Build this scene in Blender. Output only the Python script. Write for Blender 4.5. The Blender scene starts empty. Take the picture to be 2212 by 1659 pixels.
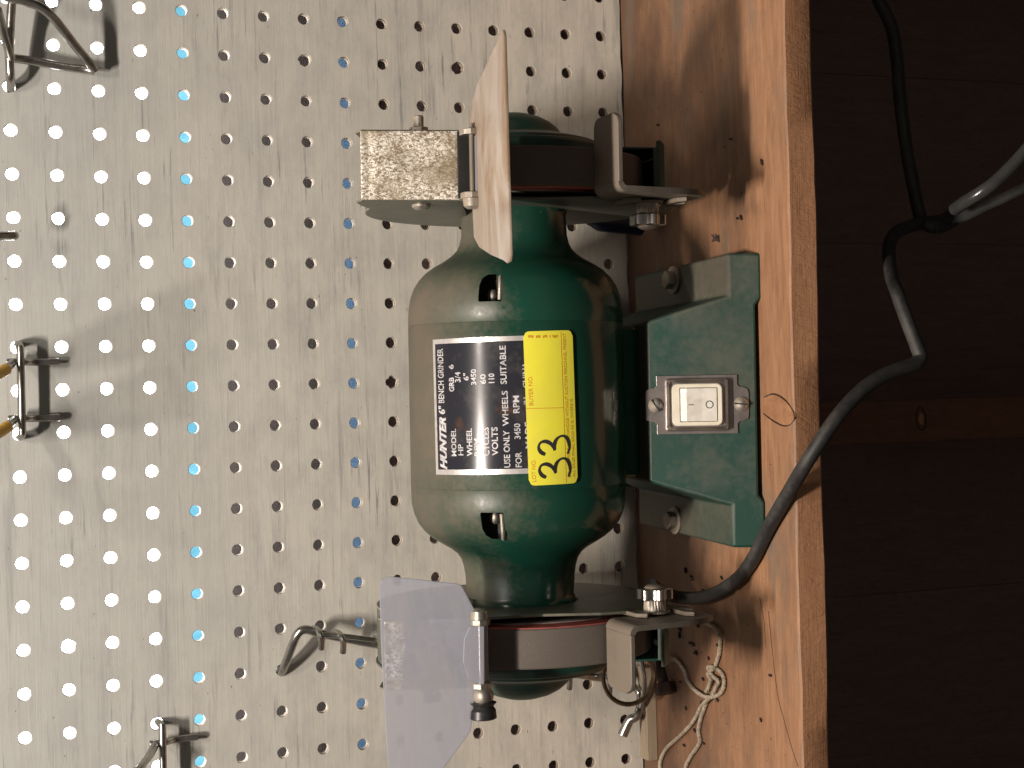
import bpy, bmesh, math, random
from mathutils import Vector, Matrix
random.seed(7)
S = 0.001
SC = bpy.context.scene
COL = SC.collection
R_ = math.radians

# ------------------------------------------------------------------ camera
RIGHT = Vector((-0.029905332, -0.348302182, -0.936905151))
DOWN = Vector((-0.999421530, 0.025606095, 0.022381534))
FWD = Vector((0.016194945, 0.937032506, -0.348866459))
CAM = Vector((-5.936, -977.768, 450.264))
FPX = 6274.024
cd = bpy.data.cameras.new('camera')
cam = bpy.data.objects.new('camera', cd)
COL.objects.link(cam)
cd.sensor_width = 36.0
cd.lens = FPX / 4032 * 36
cd.clip_start = 0.02
cd.clip_end = 60
mw = Matrix.Identity(4)
for r in range(3):
    mw[r][0] = RIGHT[r]; mw[r][1] = -DOWN[r]; mw[r][2] = -FWD[r]; mw[r][3] = CAM[r] * S
cam.matrix_world = mw
SC.camera = cam
SC.view_settings.view_transform = 'Standard'
SC.view_settings.look = 'None'
SC.view_settings.exposure = 0.0
SC.view_settings.gamma = 1.0

# ------------------------------------------------------------------ world and lamps
wd = bpy.data.worlds.new('World'); SC.world = wd; wd.use_nodes = True
bg = wd.node_tree.nodes['Background']
bg.inputs[0].default_value = (1.0, 0.86, 0.76, 1); bg.inputs[1].default_value = 0.12

def area(name, loc, target, sx, sy, power, color):
    l = bpy.data.lights.new(name, 'AREA'); l.shape = 'RECTANGLE'; l.size = sx * S; l.size_y = sy * S
    l.energy = power; l.color = color
    o = bpy.data.objects.new(name, l); COL.objects.link(o)
    o.location = Vector(loc) * S
    d = Vector(target) - Vector(loc)
    o.rotation_euler = d.to_track_quat('-Z', 'Y').to_euler()
    return o
area('shop_lamp_left', (-165, -690, 1080), (0, -80, 150), 170, 30, 15.5, (1.0, 0.885, 0.785))
area('shop_lamp_right', (165, -690, 1080), (0, -80, 150), 170, 30, 4.2, (1.0, 0.885, 0.785))

# ------------------------------------------------------------------ helpers
def at(x, y, Y):
    """world point (mm) on the upright plane y = Y seen at photo position (x, y)"""
    d = RIGHT * ((x - 1106.0) * 1.822785 / FPX) + DOWN * ((y - 829.5) * 1.822785 / FPX) + FWD
    return CAM + d * ((Y - CAM.y) / d.y)
def atz(x, y, Z):
    d = RIGHT * ((x - 1106.0) * 1.822785 / FPX) + DOWN * ((y - 829.5) * 1.822785 / FPX) + FWD
    return CAM + d * ((Z - CAM.z) / d.z)

class MB:
    def __init__(s): s.v = []; s.f = []
    def add(s, vs, fs):
        b = len(s.v); s.v += [tuple(v) for v in vs]; s.f += [tuple(b + i for i in f) for f in fs]; return s
    def box(s, x0, x1, y0, y1, z0, z1):
        return s.add([(x, y, z) for z in (z0, z1) for y in (y0, y1) for x in (x0, x1)],
                     [(0, 2, 3, 1), (4, 5, 7, 6), (0, 1, 5, 4), (2, 6, 7, 3), (0, 4, 6, 2), (1, 3, 7, 5)])
    def prism(s, pts, off):
        """closed polygon of 3-D points, extruded by vector off"""
        n = len(pts); off = Vector(off)
        v = [Vector(p) for p in pts] + [Vector(p) + off for p in pts]
        return s.add(v, [tuple(range(n))[::-1], tuple(range(n, 2 * n))] + [(i, (i + 1) % n, n + (i + 1) % n, n + i) for i in range(n)])
    def lathe(s, prof, seg=64, axis='x', c=(0, 0, 0), closed=False, a0=0, a1=360):
        """prof: list of (along, radius)"""
        full = abs(a1 - a0) >= 360; n = seg if full else seg + 1
        v = []
        for (t, r) in prof:
            for k in range(n):
                a = R_(a0 + (a1 - a0) * k / seg)
                p, q = r * math.cos(a), r * math.sin(a)
                if axis == 'x': P = (t, -p, q)
                elif axis == 'y': P = (p, t, q)
                else: P = (p, q, t)
                v.append((P[0] + c[0], P[1] + c[1], P[2] + c[2]))
        f = []; m = len(prof)
        for i in range(m if closed else m - 1):
            for k in range(seg):
                k2 = (k + 1) % n if full else k + 1
                i2 = (i + 1) % m
                f.append((i * n + k, i * n + k2, i2 * n + k2, i2 * n + k))
        if not full and closed:
            f.append(tuple(i * n for i in range(m))); f.append(tuple(i * n + n - 1 for i in range(m))[::-1])
        if full and not closed:
            if prof[0][1] > 1e-6: f.append(tuple(range(n))[::-1])
            if prof[-1][1] > 1e-6: f.append(tuple((m - 1) * n + k for k in range(n)))
        return s.add(v, f)
    def tube(s, path, r, seg=12, cap=True, smooth=3, squash=1.0):
        P = [Vector(p) for p in path]
        if smooth > 1 and len(P) > 2:
            Q = []
            for i in range(len(P) - 1):
                p0 = P[max(i - 1, 0)]; p1 = P[i]; p2 = P[i + 1]; p3 = P[min(i + 2, len(P) - 1)]
                for k in range(smooth):
                    t = k / smooth
                    Q.append(0.5 * ((2 * p1) + (p2 - p0) * t + (2 * p0 - 5 * p1 + 4 * p2 - p3) * t * t + (3 * p1 - p0 - 3 * p2 + p3) * t ** 3))
            Q.append(P[-1]); P = Q
        n = len(P); up = None; v = []
        for i, p in enumerate(P):
            t = (P[min(i + 1, n - 1)] - P[max(i - 1, 0)]).normalized()
            if up is None:
                up = t.orthogonal().normalized()
            up = (up - t * up.dot(t)).normalized(); b = t.cross(up)
            rr = r(i / (n - 1)) if callable(r) else r
            for k in range(seg):
                a = 2 * math.pi * k / seg
                v.append(p + up * (rr * math.cos(a)) + b * (rr * squash * math.sin(a)))
        f = [(i * seg + k, i * seg + (k + 1) % seg, (i + 1) * seg + (k + 1) % seg, (i + 1) * seg + k) for i in range(n - 1) for k in range(seg)]
        if cap: f += [tuple(range(seg))[::-1], tuple((n - 1) * seg + k for k in range(seg))]
        return s.add(v, f)
    def ball(s, c, r, sx=1, sy=1, sz=1, seg=16, rings=10):
        prof = [(-math.cos(math.pi * i / rings), max(math.sin(math.pi * i / rings), 1e-5)) for i in range(rings + 1)]
        v = []
        for t, q in prof:
            for k in range(seg):
                a = 2 * math.pi * k / seg
                v.append((c[0] + r * sx * q * math.cos(a), c[1] + r * sy * q * math.sin(a), c[2] + r * sz * t))
        return s.add(v, [(i * seg + k, i * seg + (k + 1) % seg, (i + 1) * seg + (k + 1) % seg, (i + 1) * seg + k) for i in range(rings) for k in range(seg)])
    def xf(s, M):
        s.v = [tuple(M @ Vector(p)) for p in s.v]; return s
    def build(s, name, m, parent=None, smooth=False, bevel=0, seg=2, ang=35, origin=None):
        me = bpy.data.meshes.new(name)
        o0 = Vector(origin) if origin is not None else Vector((0, 0, 0))
        me.from_pydata([(Vector(p) - o0) * S for p in s.v], [], s.f)
        bm = bmesh.new(); bm.from_mesh(me)
        bmesh.ops.remove_doubles(bm, verts=bm.verts, dist=1e-7)
        bmesh.ops.recalc_face_normals(bm, faces=bm.faces)
        for f in bm.faces: f.smooth = smooth
        bm.to_mesh(me); bm.free()
        if smooth:
            me.set_sharp_from_angle(angle=R_(ang))
        me.materials.append(m)
        o = bpy.data.objects.new(name, me); COL.objects.link(o)
        o.location = o0 * S
        if parent: o.parent = parent
        if bevel:
            b = o.modifiers.new('bevel', 'BEVEL'); b.width = bevel * S; b.segments = seg; b.limit_method = 'ANGLE'; b.angle_limit = R_(40)
        return o

def tag(o, label=None, cat=None, group=None, kind=None):
    if label: o['label'] = label
    if cat: o['category'] = cat
    if group: o['group'] = group
    if kind: o['kind'] = kind
    return o
def empty(name, loc=(0, 0, 0), rz=0, ry=0):
    o = bpy.data.objects.new(name, None); COL.objects.link(o); o.location = Vector(loc) * S
    o.rotation_euler = (0, ry, rz); o.empty_display_size = 0.02
    return o

# ------------------------------------------------------------------ materials
class N:
    def __init__(s, name):
        s.m = bpy.data.materials.new(name); s.m.use_nodes = True; s.t = s.m.node_tree
        s.b = s.t.nodes['Principled BSDF']; s.out = s.t.nodes['Material Output']
        s.tc = s.t.nodes.new('ShaderNodeTexCoord')
    def n(s, ty, **kw):
        x = s.t.nodes.new(ty)
        for k, v in kw.items(): setattr(x, k, v)
        return x
    def l(s, a, b): s.t.links.new(a, b)
    def mapped(s, sc=(1, 1, 1), rot=(0, 0, 0), loc=(0, 0, 0)):
        mp = s.n('ShaderNodeMapping'); s.l(s.tc.outputs['Object'], mp.inputs[0])
        mp.inputs['Scale'].default_value = sc; mp.inputs['Rotation'].default_value = rot; mp.inputs['Location'].default_value = loc
        return mp.outputs[0]
    def noise(s, scale, vec=None, detail=4, rough=.6, dist=0):
        x = s.n('ShaderNodeTexNoise'); x.inputs['Scale'].default_value = scale; x.inputs['Detail'].default_value = detail
        x.inputs['Roughness'].default_value = rough; x.inputs['Distortion'].default_value = dist
        s.l(vec if vec is not None else s.tc.outputs['Object'], x.inputs['Vector']); return x.outputs[0]
    def ramp(s, v, stops):
        r = s.n('ShaderNodeValToRGB'); e = r.color_ramp.elements
        while len(e) < len(stops): e.new(0.5)
        for el, (p, c) in zip(e, stops):
            el.position = p; el.color = (c, c, c, 1) if isinstance(c, (int, float)) else tuple(c) + (1,)
        s.l(v, r.inputs[0]); return r.outputs[0]
    def mix(s, f, a, b, mode='MIX'):
        x = s.n('ShaderNodeMix', data_type='RGBA', blend_type=mode)
        for inp, v in ((x.inputs[0], f), (x.inputs[6], a), (x.inputs[7], b)):
            if isinstance(v, (int, float)): inp.default_value = v
            elif isinstance(v, tuple): inp.default_value = v + (1,) if len(v) == 3 else v
            else: s.l(v, inp)
        return x.outputs[2]
    def math(s, op, a, b=0.5, c=None):
        x = s.n('ShaderNodeMath', operation=op)
        for i, v in enumerate((a, b, c)):
            if v is None: continue
            if isinstance(v, (int, float)): x.inputs[i].default_value = v
            else: s.l(v, x.inputs[i])
        return x.outputs[0]
    def bump(s, h, strength, dist=0.001, prev=None):
        x = s.n('ShaderNodeBump'); x.inputs['Strength'].default_value = strength; x.inputs['Distance'].default_value = dist
        s.l(h, x.inputs['Height'])
        if prev is not None: s.l(prev, x.inputs['Normal'])
        s.l(x.outputs[0], s.b.inputs['Normal']); return x.outputs[0]
    def set(s, color=None, rough=None, metal=None, spec=None, coat=None):
        for k, v in (('Base Color', color), ('Roughness', rough), ('Metallic', metal), ('Specular IOR Level', spec), ('Coat Weight', coat)):
            if v is None: continue
            if isinstance(v, (int, float)): s.b.inputs[k].default_value = v
            elif isinstance(v, tuple): s.b.inputs[k].default_value = v + (1,)
            else: s.l(v, s.b.inputs[k])
        return s

def simple(name, c1, c2=None, scale=60, rough=.5, metal=0, bump=0.1, lo=.35, hi=.65, spec=None):
    k = N(name); c2 = c2 or tuple(v * .7 for v in c1)
    n = k.noise(scale, detail=6)
    k.set(k.mix(k.ramp(n, [(lo, 0.0), (hi, 1.0)]), c1, c2), rough, metal, spec)
    if bump: k.bump(k.noise(scale * 8), bump, 0.0006)
    return k.m
def dusty(name, c1, c2, dust, rough=.4, metal=0, amount=.5, scale=40, up=0.9, coat=None, bump=.08):
    """painted or bare metal with settled dust that lies thicker on faces looking up"""
    k = N(name)
    base = k.mix(k.ramp(k.noise(scale * 1.7, detail=5), [(.35, 0.0), (.7, 1.0)]), c1, c2)
    g = k.n('ShaderNodeNewGeometry'); sx = k.n('ShaderNodeSeparateXYZ'); k.l(g.outputs['Normal'], sx.inputs[0])
    nz = k.math('MULTIPLY', sx.outputs[2], up)
    big = k.noise(scale * .55, detail=5, rough=.7)
    fine = k.noise(scale * 14, detail=3)
    f = k.math('ADD', k.math('ADD', nz, k.math('MULTIPLY_ADD', big, 1.7, -.85)), k.math('MULTIPLY_ADD', fine, .5, -.25))
    f = k.ramp(k.math('ADD', f, amount - .5), [(.12, 0.0), (.95, 1.0)])
    k.set(k.mix(f, base, dust), k.math('MULTIPLY_ADD', f, .75 - rough, rough), k.math('MULTIPLY_ADD', f, -metal, metal), coat=coat)
    k.bump(k.noise(scale * 20), bump, 0.0005)
    return k.m

GREEN = dusty('green_enamel', (.006, .053, .034), (.012, .045, .031), (.118, .098, .070), rough=.17, amount=.38, scale=24, up=.95)
GREEN_BASE = dusty('green_enamel_base', (.007, .047, .034), (.012, .043, .032), (.115, .100, .073), rough=.44, amount=.25, scale=16, up=.95)
GUARD = dusty('guard_steel_dusty', (.09, .10, .08), (.13, .13, .10), (.24, .21, .16), rough=.42, metal=.35, amount=.45, scale=30)
DARKGREEN = dusty('guard_green_dark', (.01, .06, .042), (.012, .045, .034), (.11, .11, .085), rough=.5, amount=.46, scale=26)
STEEL = dusty('plated_steel', (.45, .43, .39), (.33, .31, .28), (.28, .235, .18), rough=.34, metal=.9, amount=.48, scale=60)
CHROME = simple('bright_zinc_wire', (.50, .49, .46), (.30, .29, .27), 120, .28, 1.0, .05)
DULLSTEEL = dusty('tool_rest_steel', (.20, .175, .145), (.15, .13, .105), (.175, .145, .11), rough=.5, metal=.5, amount=.6, scale=45)
BLACK = simple('black_plastic', (.012, .012, .014), (.03, .03, .03), 60, .4)
NICKEL = simple('switch_plate_steel', (.42, .38, .36), (.30, .27, .26), 70, .32, .9, .1)
WHITEP = simple('aged_white_plastic', (.74, .70, .58), (.62, .56, .44), 90, .38, 0, .03, .4, .75)
WHITER = simple('rocker_white_plastic', (.70, .68, .62), (.50, .46, .38), 130, .4, 0, .03, .45, .8)
INK = simple('black_ink', (.015, .014, .014), (.03, .03, .03), 50, .5, 0, 0)
SILVERINK = simple('plate_bare_metal', (.74, .72, .70), (.55, .53, .53), 300, .33, .6, .1, .35, .75)
LETTER = simple('plate_letter_print', (.56, .55, .56), (.28, .27, .28), 420, .5, 0, 0, .42, .66)
ORANGEINK = simple('orange_print', (.62, .20, .01), (.5, .15, .01), 100, .5, 0, 0)
YELLOW = simple('yellow_sticker_paper', (.78, .73, .05), (.72, .67, .065), 60, .42, 0, .02)
YELLOWP = simple('yellow_plastic_tip', (.75, .42, .01), (.65, .36, .01), 60, .35)
CORD = dusty('black_rubber_cord', (.012, .012, .013), (.026, .025, .024), (.085, .08, .07), rough=.55, amount=.34, scale=90, up=.6)
GREYCORD = simple('grey_pvc_cord', (.055, .055, .055), (.035, .035, .035), 80, .22)
BRASS = simple('tarnished_brass', (.20, .15, .09), (.10, .07, .05), 200, .35, .9)
RUST = simple('rusty_iron', (.085, .045, .03), (.04, .025, .02), 300, .75, .3, .5)
ROPEM = simple('dirty_cotton_rope', (.50, .43, .33), (.27, .22, .16), 400, .9, 0, .4)
BLUE = simple('dark_blue_plastic_and_shade', (.008, .018, .06), (.012, .02, .045), 40, .4)
SEED = simple('dark_dropping', (.035, .02, .014), (.02, .012, .01), 400, .8)
PINK = simple('red_blotter_paper', (.42, .11, .085), (.30, .07, .06), 160, .4)
PAPERW = simple('blotter_pale_paper', (.62, .55, .5), (.5, .42, .38), 160, .35)
DARK = simple('dark_interior', (.01, .011, .011), (.018, .018, .018), 50, .7)

def m_wheel():
    k = N('grinding_wheel_stone')
    n1 = k.noise(30, k.mapped((1, 1, 1)), 4); n2 = k.noise(2600, detail=2)
    c = k.mix(k.ramp(n1, [(.3, 0.0), (.7, 1.0)]), (.115, .10, .088), (.15, .13, .112))
    c = k.mix(k.ramp(n2, [(.42, 0.0), (.6, 1.0)]), c, (.11, .09, .075))
    k.set(c, .85); k.bump(n2, .8, .0006); return k.m
WHEEL = m_wheel()

def m_galv():
    k = N('spangled_galvanised_steel')
    v = k.n('ShaderNodeTexVoronoi'); v.inputs['Scale'].default_value = 330
    mp = k.mapped((1, 1, .55), (0, .5, 0)); 
    n0 = k.n('ShaderNodeTexNoise'); n0.inputs['Scale'].default_value = 300; k.l(mp, n0.inputs['Vector'])
    add = k.n('ShaderNodeVectorMath', operation='MULTIPLY_ADD'); k.l(n0.outputs['Color'], add.inputs[0]); add.inputs[1].default_value = (.006, .006, .006); k.l(mp, add.inputs[2])
    k.l(add.outputs[0], v.inputs['Vector'])
    fine = k.noise(950, mp, 4, .6, .8)
    mask = k.ramp(k.noise(45, detail=5, rough=.65), [(.36, 0.12), (.54, 1.0)])
    c = k.mix(k.ramp(fine, [(.42, 0.0), (.56, 1.0)]), (.26, .20, .13), (.92, .88, .80))
    c = k.mix(mask, (.42, .37, .27), c)
    c = k.mix(k.ramp(k.noise(110, detail=4), [(.48, 0.0), (.68, .75)]), c, (.22, .16, .09))
    k.set(c, k.math('MULTIPLY_ADD', fine, .3, .36), .45)
    b = k.bump(fine, .55, .0008); k.bump(v.outputs['Distance'], .15, .0006, b); return k.m
GALV = m_galv()

def m_board():
    k = N('painted_pegboard')
    st = k.noise(90, k.mapped((.07, 1, 1)), 6, .75, .3)
    st2 = k.noise(260, k.mapped((.05, 1, 1.2), (0, .02, 0), (3, 0, 7)), 5, .7)
    patch = k.noise(9, detail=4); sm = k.noise(55, k.mapped((.5, 1, 1)), 5, .7)
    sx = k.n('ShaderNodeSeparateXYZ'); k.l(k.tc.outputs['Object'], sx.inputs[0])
    warm_light = k.ramp(k.math('MULTIPLY_ADD', sx.outputs[2], -3.0, k.math('MULTIPLY_ADD', patch, .5, .95)), [(.1, 0.0), (1.0, 1.0)])  # warmer, brighter light on the lower board put into the colour
    c = k.mix(warm_light, (.350, .358, .335), (.555, .520, .445))
    c = k.mix(k.ramp(sm, [(.42, 0.0), (.72, .5)]), c, (.26, .26, .255))
    thin = k.ramp(st2, [(.565, 0.0), (.63, 1.0)])
    gate = k.ramp(k.noise(20, k.mapped((.6, 1, 1), (0, 0, 0), (5, 1, 2)), 4), [(.44, 0.0), (.66, .8)])
    c = k.mix(k.math('MULTIPLY', thin, gate), c, (.15, .155, .165))
    th2 = k.ramp(st, [(.56, 0.0), (.70, .5)])
    c = k.mix(th2, c, (.20, .20, .205))
    fl = k.ramp(k.noise(420, k.mapped((.5, 1, 1)), 3), [(.70, 0.0), (.72, 1.0)])
    c = k.mix(k.math('MULTIPLY', fl, .8), c, (.08, .05, .035))
    k.set(c, .62)
    b = k.bump(st2, .35, .0006); k.bump(st, .25, .0008, b); return k.m
BOARD = m_board()

def m_wood(name, c1, c2, c3, axis=(1, 9, 9), sc=22, stain=True, rough=.6, saw=False):
    k = N(name)
    mp = k.mapped(axis)
    g = k.noise(sc, mp, 6, .6, .8); g2 = k.noise(sc * 5, k.mapped((axis[0] * .5, axis[1] * 1.4, axis[2] * 1.4)), 4, .6)
    c = k.mix(k.ramp(g, [(.3, 0.0), (.7, 1.0)]), c1, c2)
    c = k.mix(k.ramp(g2, [(.5, 0.0), (.75, .55)]), c, c3)
    if stain:
        s1 = k.ramp(k.noise(16, k.mapped((.8, 1.3, 1), (0, 0, 0), (1.3, .4, 0)), 5, .65), [(.50, 0.0), (.68, .75)])
        c = k.mix(s1, c, (.17, .12, .085))
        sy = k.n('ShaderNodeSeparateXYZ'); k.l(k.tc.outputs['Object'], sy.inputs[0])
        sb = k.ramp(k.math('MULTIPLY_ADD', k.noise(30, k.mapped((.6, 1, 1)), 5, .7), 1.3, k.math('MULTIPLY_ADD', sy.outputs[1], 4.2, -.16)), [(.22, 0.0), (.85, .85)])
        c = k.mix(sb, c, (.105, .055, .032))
        s2 = k.ramp(k.noise(11, k.mapped((.7, 2.2, 1), (0, 0, 0), (4.3, 2, 0)), 5, .6), [(.60, 0.0), (.70, .6)])
        c = k.mix(s2, c, (.14, .135, .115))
        s3 = k.ramp(k.noise(700, detail=3), [(.62, 0.0), (.75, .5)])
        c = k.mix(s3, c, (.10, .06, .04))
    k.set(c, rough)
    b = k.bump(g2, .3, .0008)
    if saw:
        w = k.noise(330, k.mapped((.55, 1, .22), (0, .1, 0)), 4, .7, 1.5)
        k.bump(w, .6, .0014, b)
    return k.m
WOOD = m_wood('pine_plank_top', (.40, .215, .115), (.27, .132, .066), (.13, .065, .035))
SAWN = m_wood('pine_plank_sawn_edge', (.40, .205, .105), (.31, .15, .072), (.18, .08, .038), stain=False, saw=True, rough=.75)
STUD = m_wood('rough_stud', (.17, .068, .034), (.11, .044, .023), (.05, .022, .013), axis=(9, 9, 1), stain=False)
WALLW = m_wood('dark_wall_boards', (.13, .072, .058), (.085, .052, .044), (.045, .028, .024), axis=(9, 9, 1), stain=False, rough=.8)
SLATM = m_wood('grey_cedar_slat', (.34, .27, .19), (.27, .21, .15), (.16, .12, .08), stain=False)
CRACK = simple('knot_crack_dark', (.05, .022, .012), (.03, .015, .01), 200, .9, 0, 0)
KNOTM = simple('pine_knot', (.38, .195, .10), (.27, .125, .06), 130, .6, 0, .2)

def m_shield(name, dustc, amt, tr, tl_=.38, clear=(.47, .485, .535)):
    k = N(name)
    n1 = k.ramp(k.noise(28, k.mapped((.55, 1.6, 1.2)), 5, .6, .8), [(.40, 0.0), (.62, 1.0)])
    sp = k.ramp(k.noise(500, detail=3), [(.74, 0.0), (.78, 1.0)])
    c = k.mix(k.math('MULTIPLY', n1, amt), clear, dustc)
    c = k.mix(k.math('MULTIPLY', sp, .4), c, (.2, .13, .1))
    k.set(c, .34)
    tl = k.n('ShaderNodeBsdfTranslucent'); k.l(c, tl.inputs[0])
    tp = k.n('ShaderNodeBsdfTransparent'); tp.inputs[0].default_value = (.80, .82, .90, 1)
    m1 = k.n('ShaderNodeMixShader'); m1.inputs[0].default_value = tl_; k.l(k.b.outputs[0], m1.inputs[1]); k.l(tl.outputs[0], m1.inputs[2])
    m2 = k.n('ShaderNodeMixShader')
    fac = k.math('MULTIPLY_ADD', k.math('MULTIPLY', n1, amt), -tr * .7, tr); k.l(fac, m2.inputs[0])
    k.l(m1.outputs[0], m2.inputs[1]); k.l(tp.outputs[0], m2.inputs[2]); k.l(m2.outputs[0], k.out.inputs[0])
    return k.m
SHIELD_L = m_shield('milky_polycarbonate', (.44, .41, .40), .45, .52)
SHIELD_R = m_shield('dusty_polycarbonate', (.27, .185, .12), 1.0, .03, .10, (.44, .385, .33))

def m_label():
    k = N('plate_black_print')
    n1 = k.ramp(k.noise(60, detail=5, rough=.7), [(.50, 0.0), (.72, .8)])
    c = k.mix(n1, (.022, .023, .03), (.075, .07, .068))
    n2 = k.ramp(k.noise(42, k.mapped((1, 1, 1), (0, 0, 0), (.9, .2, .5)), 5, .7), [(.60, 0.0), (.70, .8)])
    c = k.mix(n2, c, (.085, .045, .028))
    k.set(c, .17); return k.m
LABEL = m_label()

def emit(name, col, st):
    k = N(name); e = k.n('ShaderNodeEmission'); e.inputs[0].default_value = col + (1,); e.inputs[1].default_value = st
    k.l(e.outputs[0], k.out.inputs[0]); return k.m

# ------------------------------------------------------------------ setting behind the board: wall, window, sky
tag(MB().add([(-9000, 4000, -1500), (9000, 4000, -1500), (9000, 4000, 9000), (-9000, 4000, 9000)], [(0, 1, 2, 3)]).build('sky', emit('daylight_sky', (.93, .97, 1.0), 20.0)), kind='structure')
wall = empty('wall', (0, 95, -300)); tag(wall, kind='structure')
MB().box(-460, 460, 23, 40, -900, 483).build('backing', DARK, wall)  # unseen sheet added so no sky shows through the plank gaps
x = -440; 
while x < 440:
    w = random.uniform(132, 150)
    MB().box(x + .15, x + w - .15, random.uniform(-.7, .7), 22, -900, 483).build('plank', WALLW, wall)
    x += w
# added unseen light blocks: close the cavity so daylight comes only through the holes
for nm, bx in (('stud_or_light_block', (-392, -368, 6, 94, 0, 545)), ('stud_or_light_block', (344, 368, 6, 94, 0, 545)), ('light_block_header', (-392, 368, 6, 94, 546, 585))):
    tag(MB().box(*bx).build(nm, WALLW), kind='structure')
tag(MB().box(-4000, -393, 30, 94, -900, 2400).box(369, 4000, 30, 94, -900, 2400).box(-392, 368, 30, 94, 586, 2400).build('light_block_wall', WALLW), kind='structure')  # added unseen wall that keeps stray sky light off the bench
sill = MB().box(-420, 420, 88, 120, 183, 266).build('window_sill', m_wood('sill_wood', (.055, .035, .032), (.04, .028, .025), (.02, .015, .013), stain=False)); tag(sill, kind='structure')
def m_film(name, col, tr):
    k = N(name); tl = k.n('ShaderNodeBsdfTranslucent')
    n1 = k.ramp(k.noise(45, k.mapped((1, 1, .4)), 4, .6, 1), [(.35, 0.0), (.7, 1.0)])
    c = k.mix(n1, col, tuple(min(1, v * 1.25 + .03) for v in col)); k.l(c, tl.inputs[0]); k.set(c, .4)
    m1 = k.n('ShaderNodeMixShader'); m1.inputs[0].default_value = tr; k.l(k.b.outputs[0], m1.inputs[1]); k.l(tl.outputs[0], m1.inputs[2]); k.l(m1.outputs[0], k.out.inputs[0])
    return k.m
tag(MB().box(-420, 420, 100, 101.5, 266.5, 297).build('window_film', m_film('pale_blue_film', (.13, .22, .25), .96)), 'pale blue translucent film along the window foot, glimpsed through the pegboard holes', 'film')
tag(MB().box(-420, 420, 84, 87, 150, 182.5).build('blue_strip', simple('slate_blue_paint', (.16, .27, .45), (.12, .21, .36), 60, .6)), 'slate blue painted strip on the wall, seen through one row of pegboard holes', 'painted strip')
tag(MB().box(-4000, 4000, -4000, 4000, -905, -900).build('floor', simple('dark_floor', (.05, .045, .04), (.03, .028, .025), 5, .8)), kind='structure')
# stud under the bench
s0 = at(1775, 870, 20); s1 = at(1775, 962, 20)
st = MB().box(s1.x, s0.x, 20, 58, -880, -40); o = st.build('stud_or_light_block', STUD, bevel=1.5); tag(o, kind='structure')
MB().tube([at(1990 + 11 * math.cos(a), 905 + 24 * math.sin(a) + 6 * math.cos(a), 19.6) for a in [i * math.pi / 10 for i in range(21)]], .45, 6, smooth=1).build('knot_ring', CRACK, o)
MB().ball(at(1990, 905, 20.2), 5, .9, .12, .5).build('knot', KNOTM, o, smooth=True)

# ------------------------------------------------------------------ pegboard
PX = [-0.357, -0.12, -0.158, 0.096, 1.961, 0.668, -1.381, 0.915, -0.58, -1.904]
PZ = [-0.137, 0.428, -0.386, -0.68, -0.007, -0.553, -0.565, 0.625, -0.437, 0.15]
def hole(i, j):
    u = min(max((i - 9) / 9, -1.2), 1.2); v = min(max((j - 7) / 7, -1.2), 1.2)
    B = [u ** a * v ** b for a in range(4) for b in range(4 - a)]
    return 243 - i * 25.4 + sum(p * q for p, q in zip(PX, B)), 396 - j * 25.4 + sum(p * q for p, q in zip(PZ, B))
bd = MB(); T = 5.5; NS = 16
hw = {}
for i in range(-4, 25):
    for j in range(-5, 16):
        cx, cz = 243 - i * 25.4, 396 - j * 25.4
        hx, hz = hole(i, j)
        big = (i, j) in ((1, 7), (1, 11), (15, 1), (9, 9))
        sq = []; ci = []
        for k in range(NS):
            a = 2 * math.pi * k / NS
            c_, s_ = math.cos(a), math.sin(a); q = 12.7 / max(abs(c_), abs(s_))
            zz = cz + s_ * q
            if j == 15 and s_ < -.5:
                zz = .9 + .5 * math.sin((cx + c_ * q) * .21) * math.sin((cx + c_ * q) * .047 + 1)
            sq.append((cx + c_ * q, zz))
            r = (3.75 if j <= 3 else 3.42) + random.uniform(-.16, .16) + (random.uniform(0, .9) if big else 0)  # upper holes drawn wider: the daylight bloom is put into their shape
            ci.append((hx + c_ * r, hz + s_ * r, r))
        A = [(p, 0, q) for p, q in sq]; Bf = [(hx + (p - hx) * 1.10, 0.0, hz + (q - hz) * 1.10) for p, q, r in ci]
        C1 = [(p, .45, q) for p, q, r in ci]; D = [(p, T, q) for p, q, r in ci]; Eb = [(p, T, q) for p, q in sq]
        vs = A + Bf + C1 + D + Eb; fs = []
        for lv in range(4):
            for k in range(NS):
                k2 = (k + 1) % NS; fs.append((lv * NS + k, lv * NS + k2, (lv + 1) * NS + k2, (lv + 1) * NS + k))
        if j == 15:
            fs.append((10, 11, 12, 13, 14, 4 * NS + 14, 4 * NS + 13, 4 * NS + 12, 4 * NS + 11, 4 * NS + 10))
        bd.add(vs, fs)
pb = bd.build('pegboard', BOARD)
pb.data.materials.append(simple('raw_hole_wood', (.30, .235, .175), (.20, .15, .105), 300, .8))
for p in pb.data.polygons:
    if abs(p.normal.y) < .3 and p.area < 1.2e-5 and p.center.y > .0006: p.material_index = 1
tag(pb, 'cream painted wooden pegboard with rows of round holes and grey brush streaks', 'pegboard')

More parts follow.
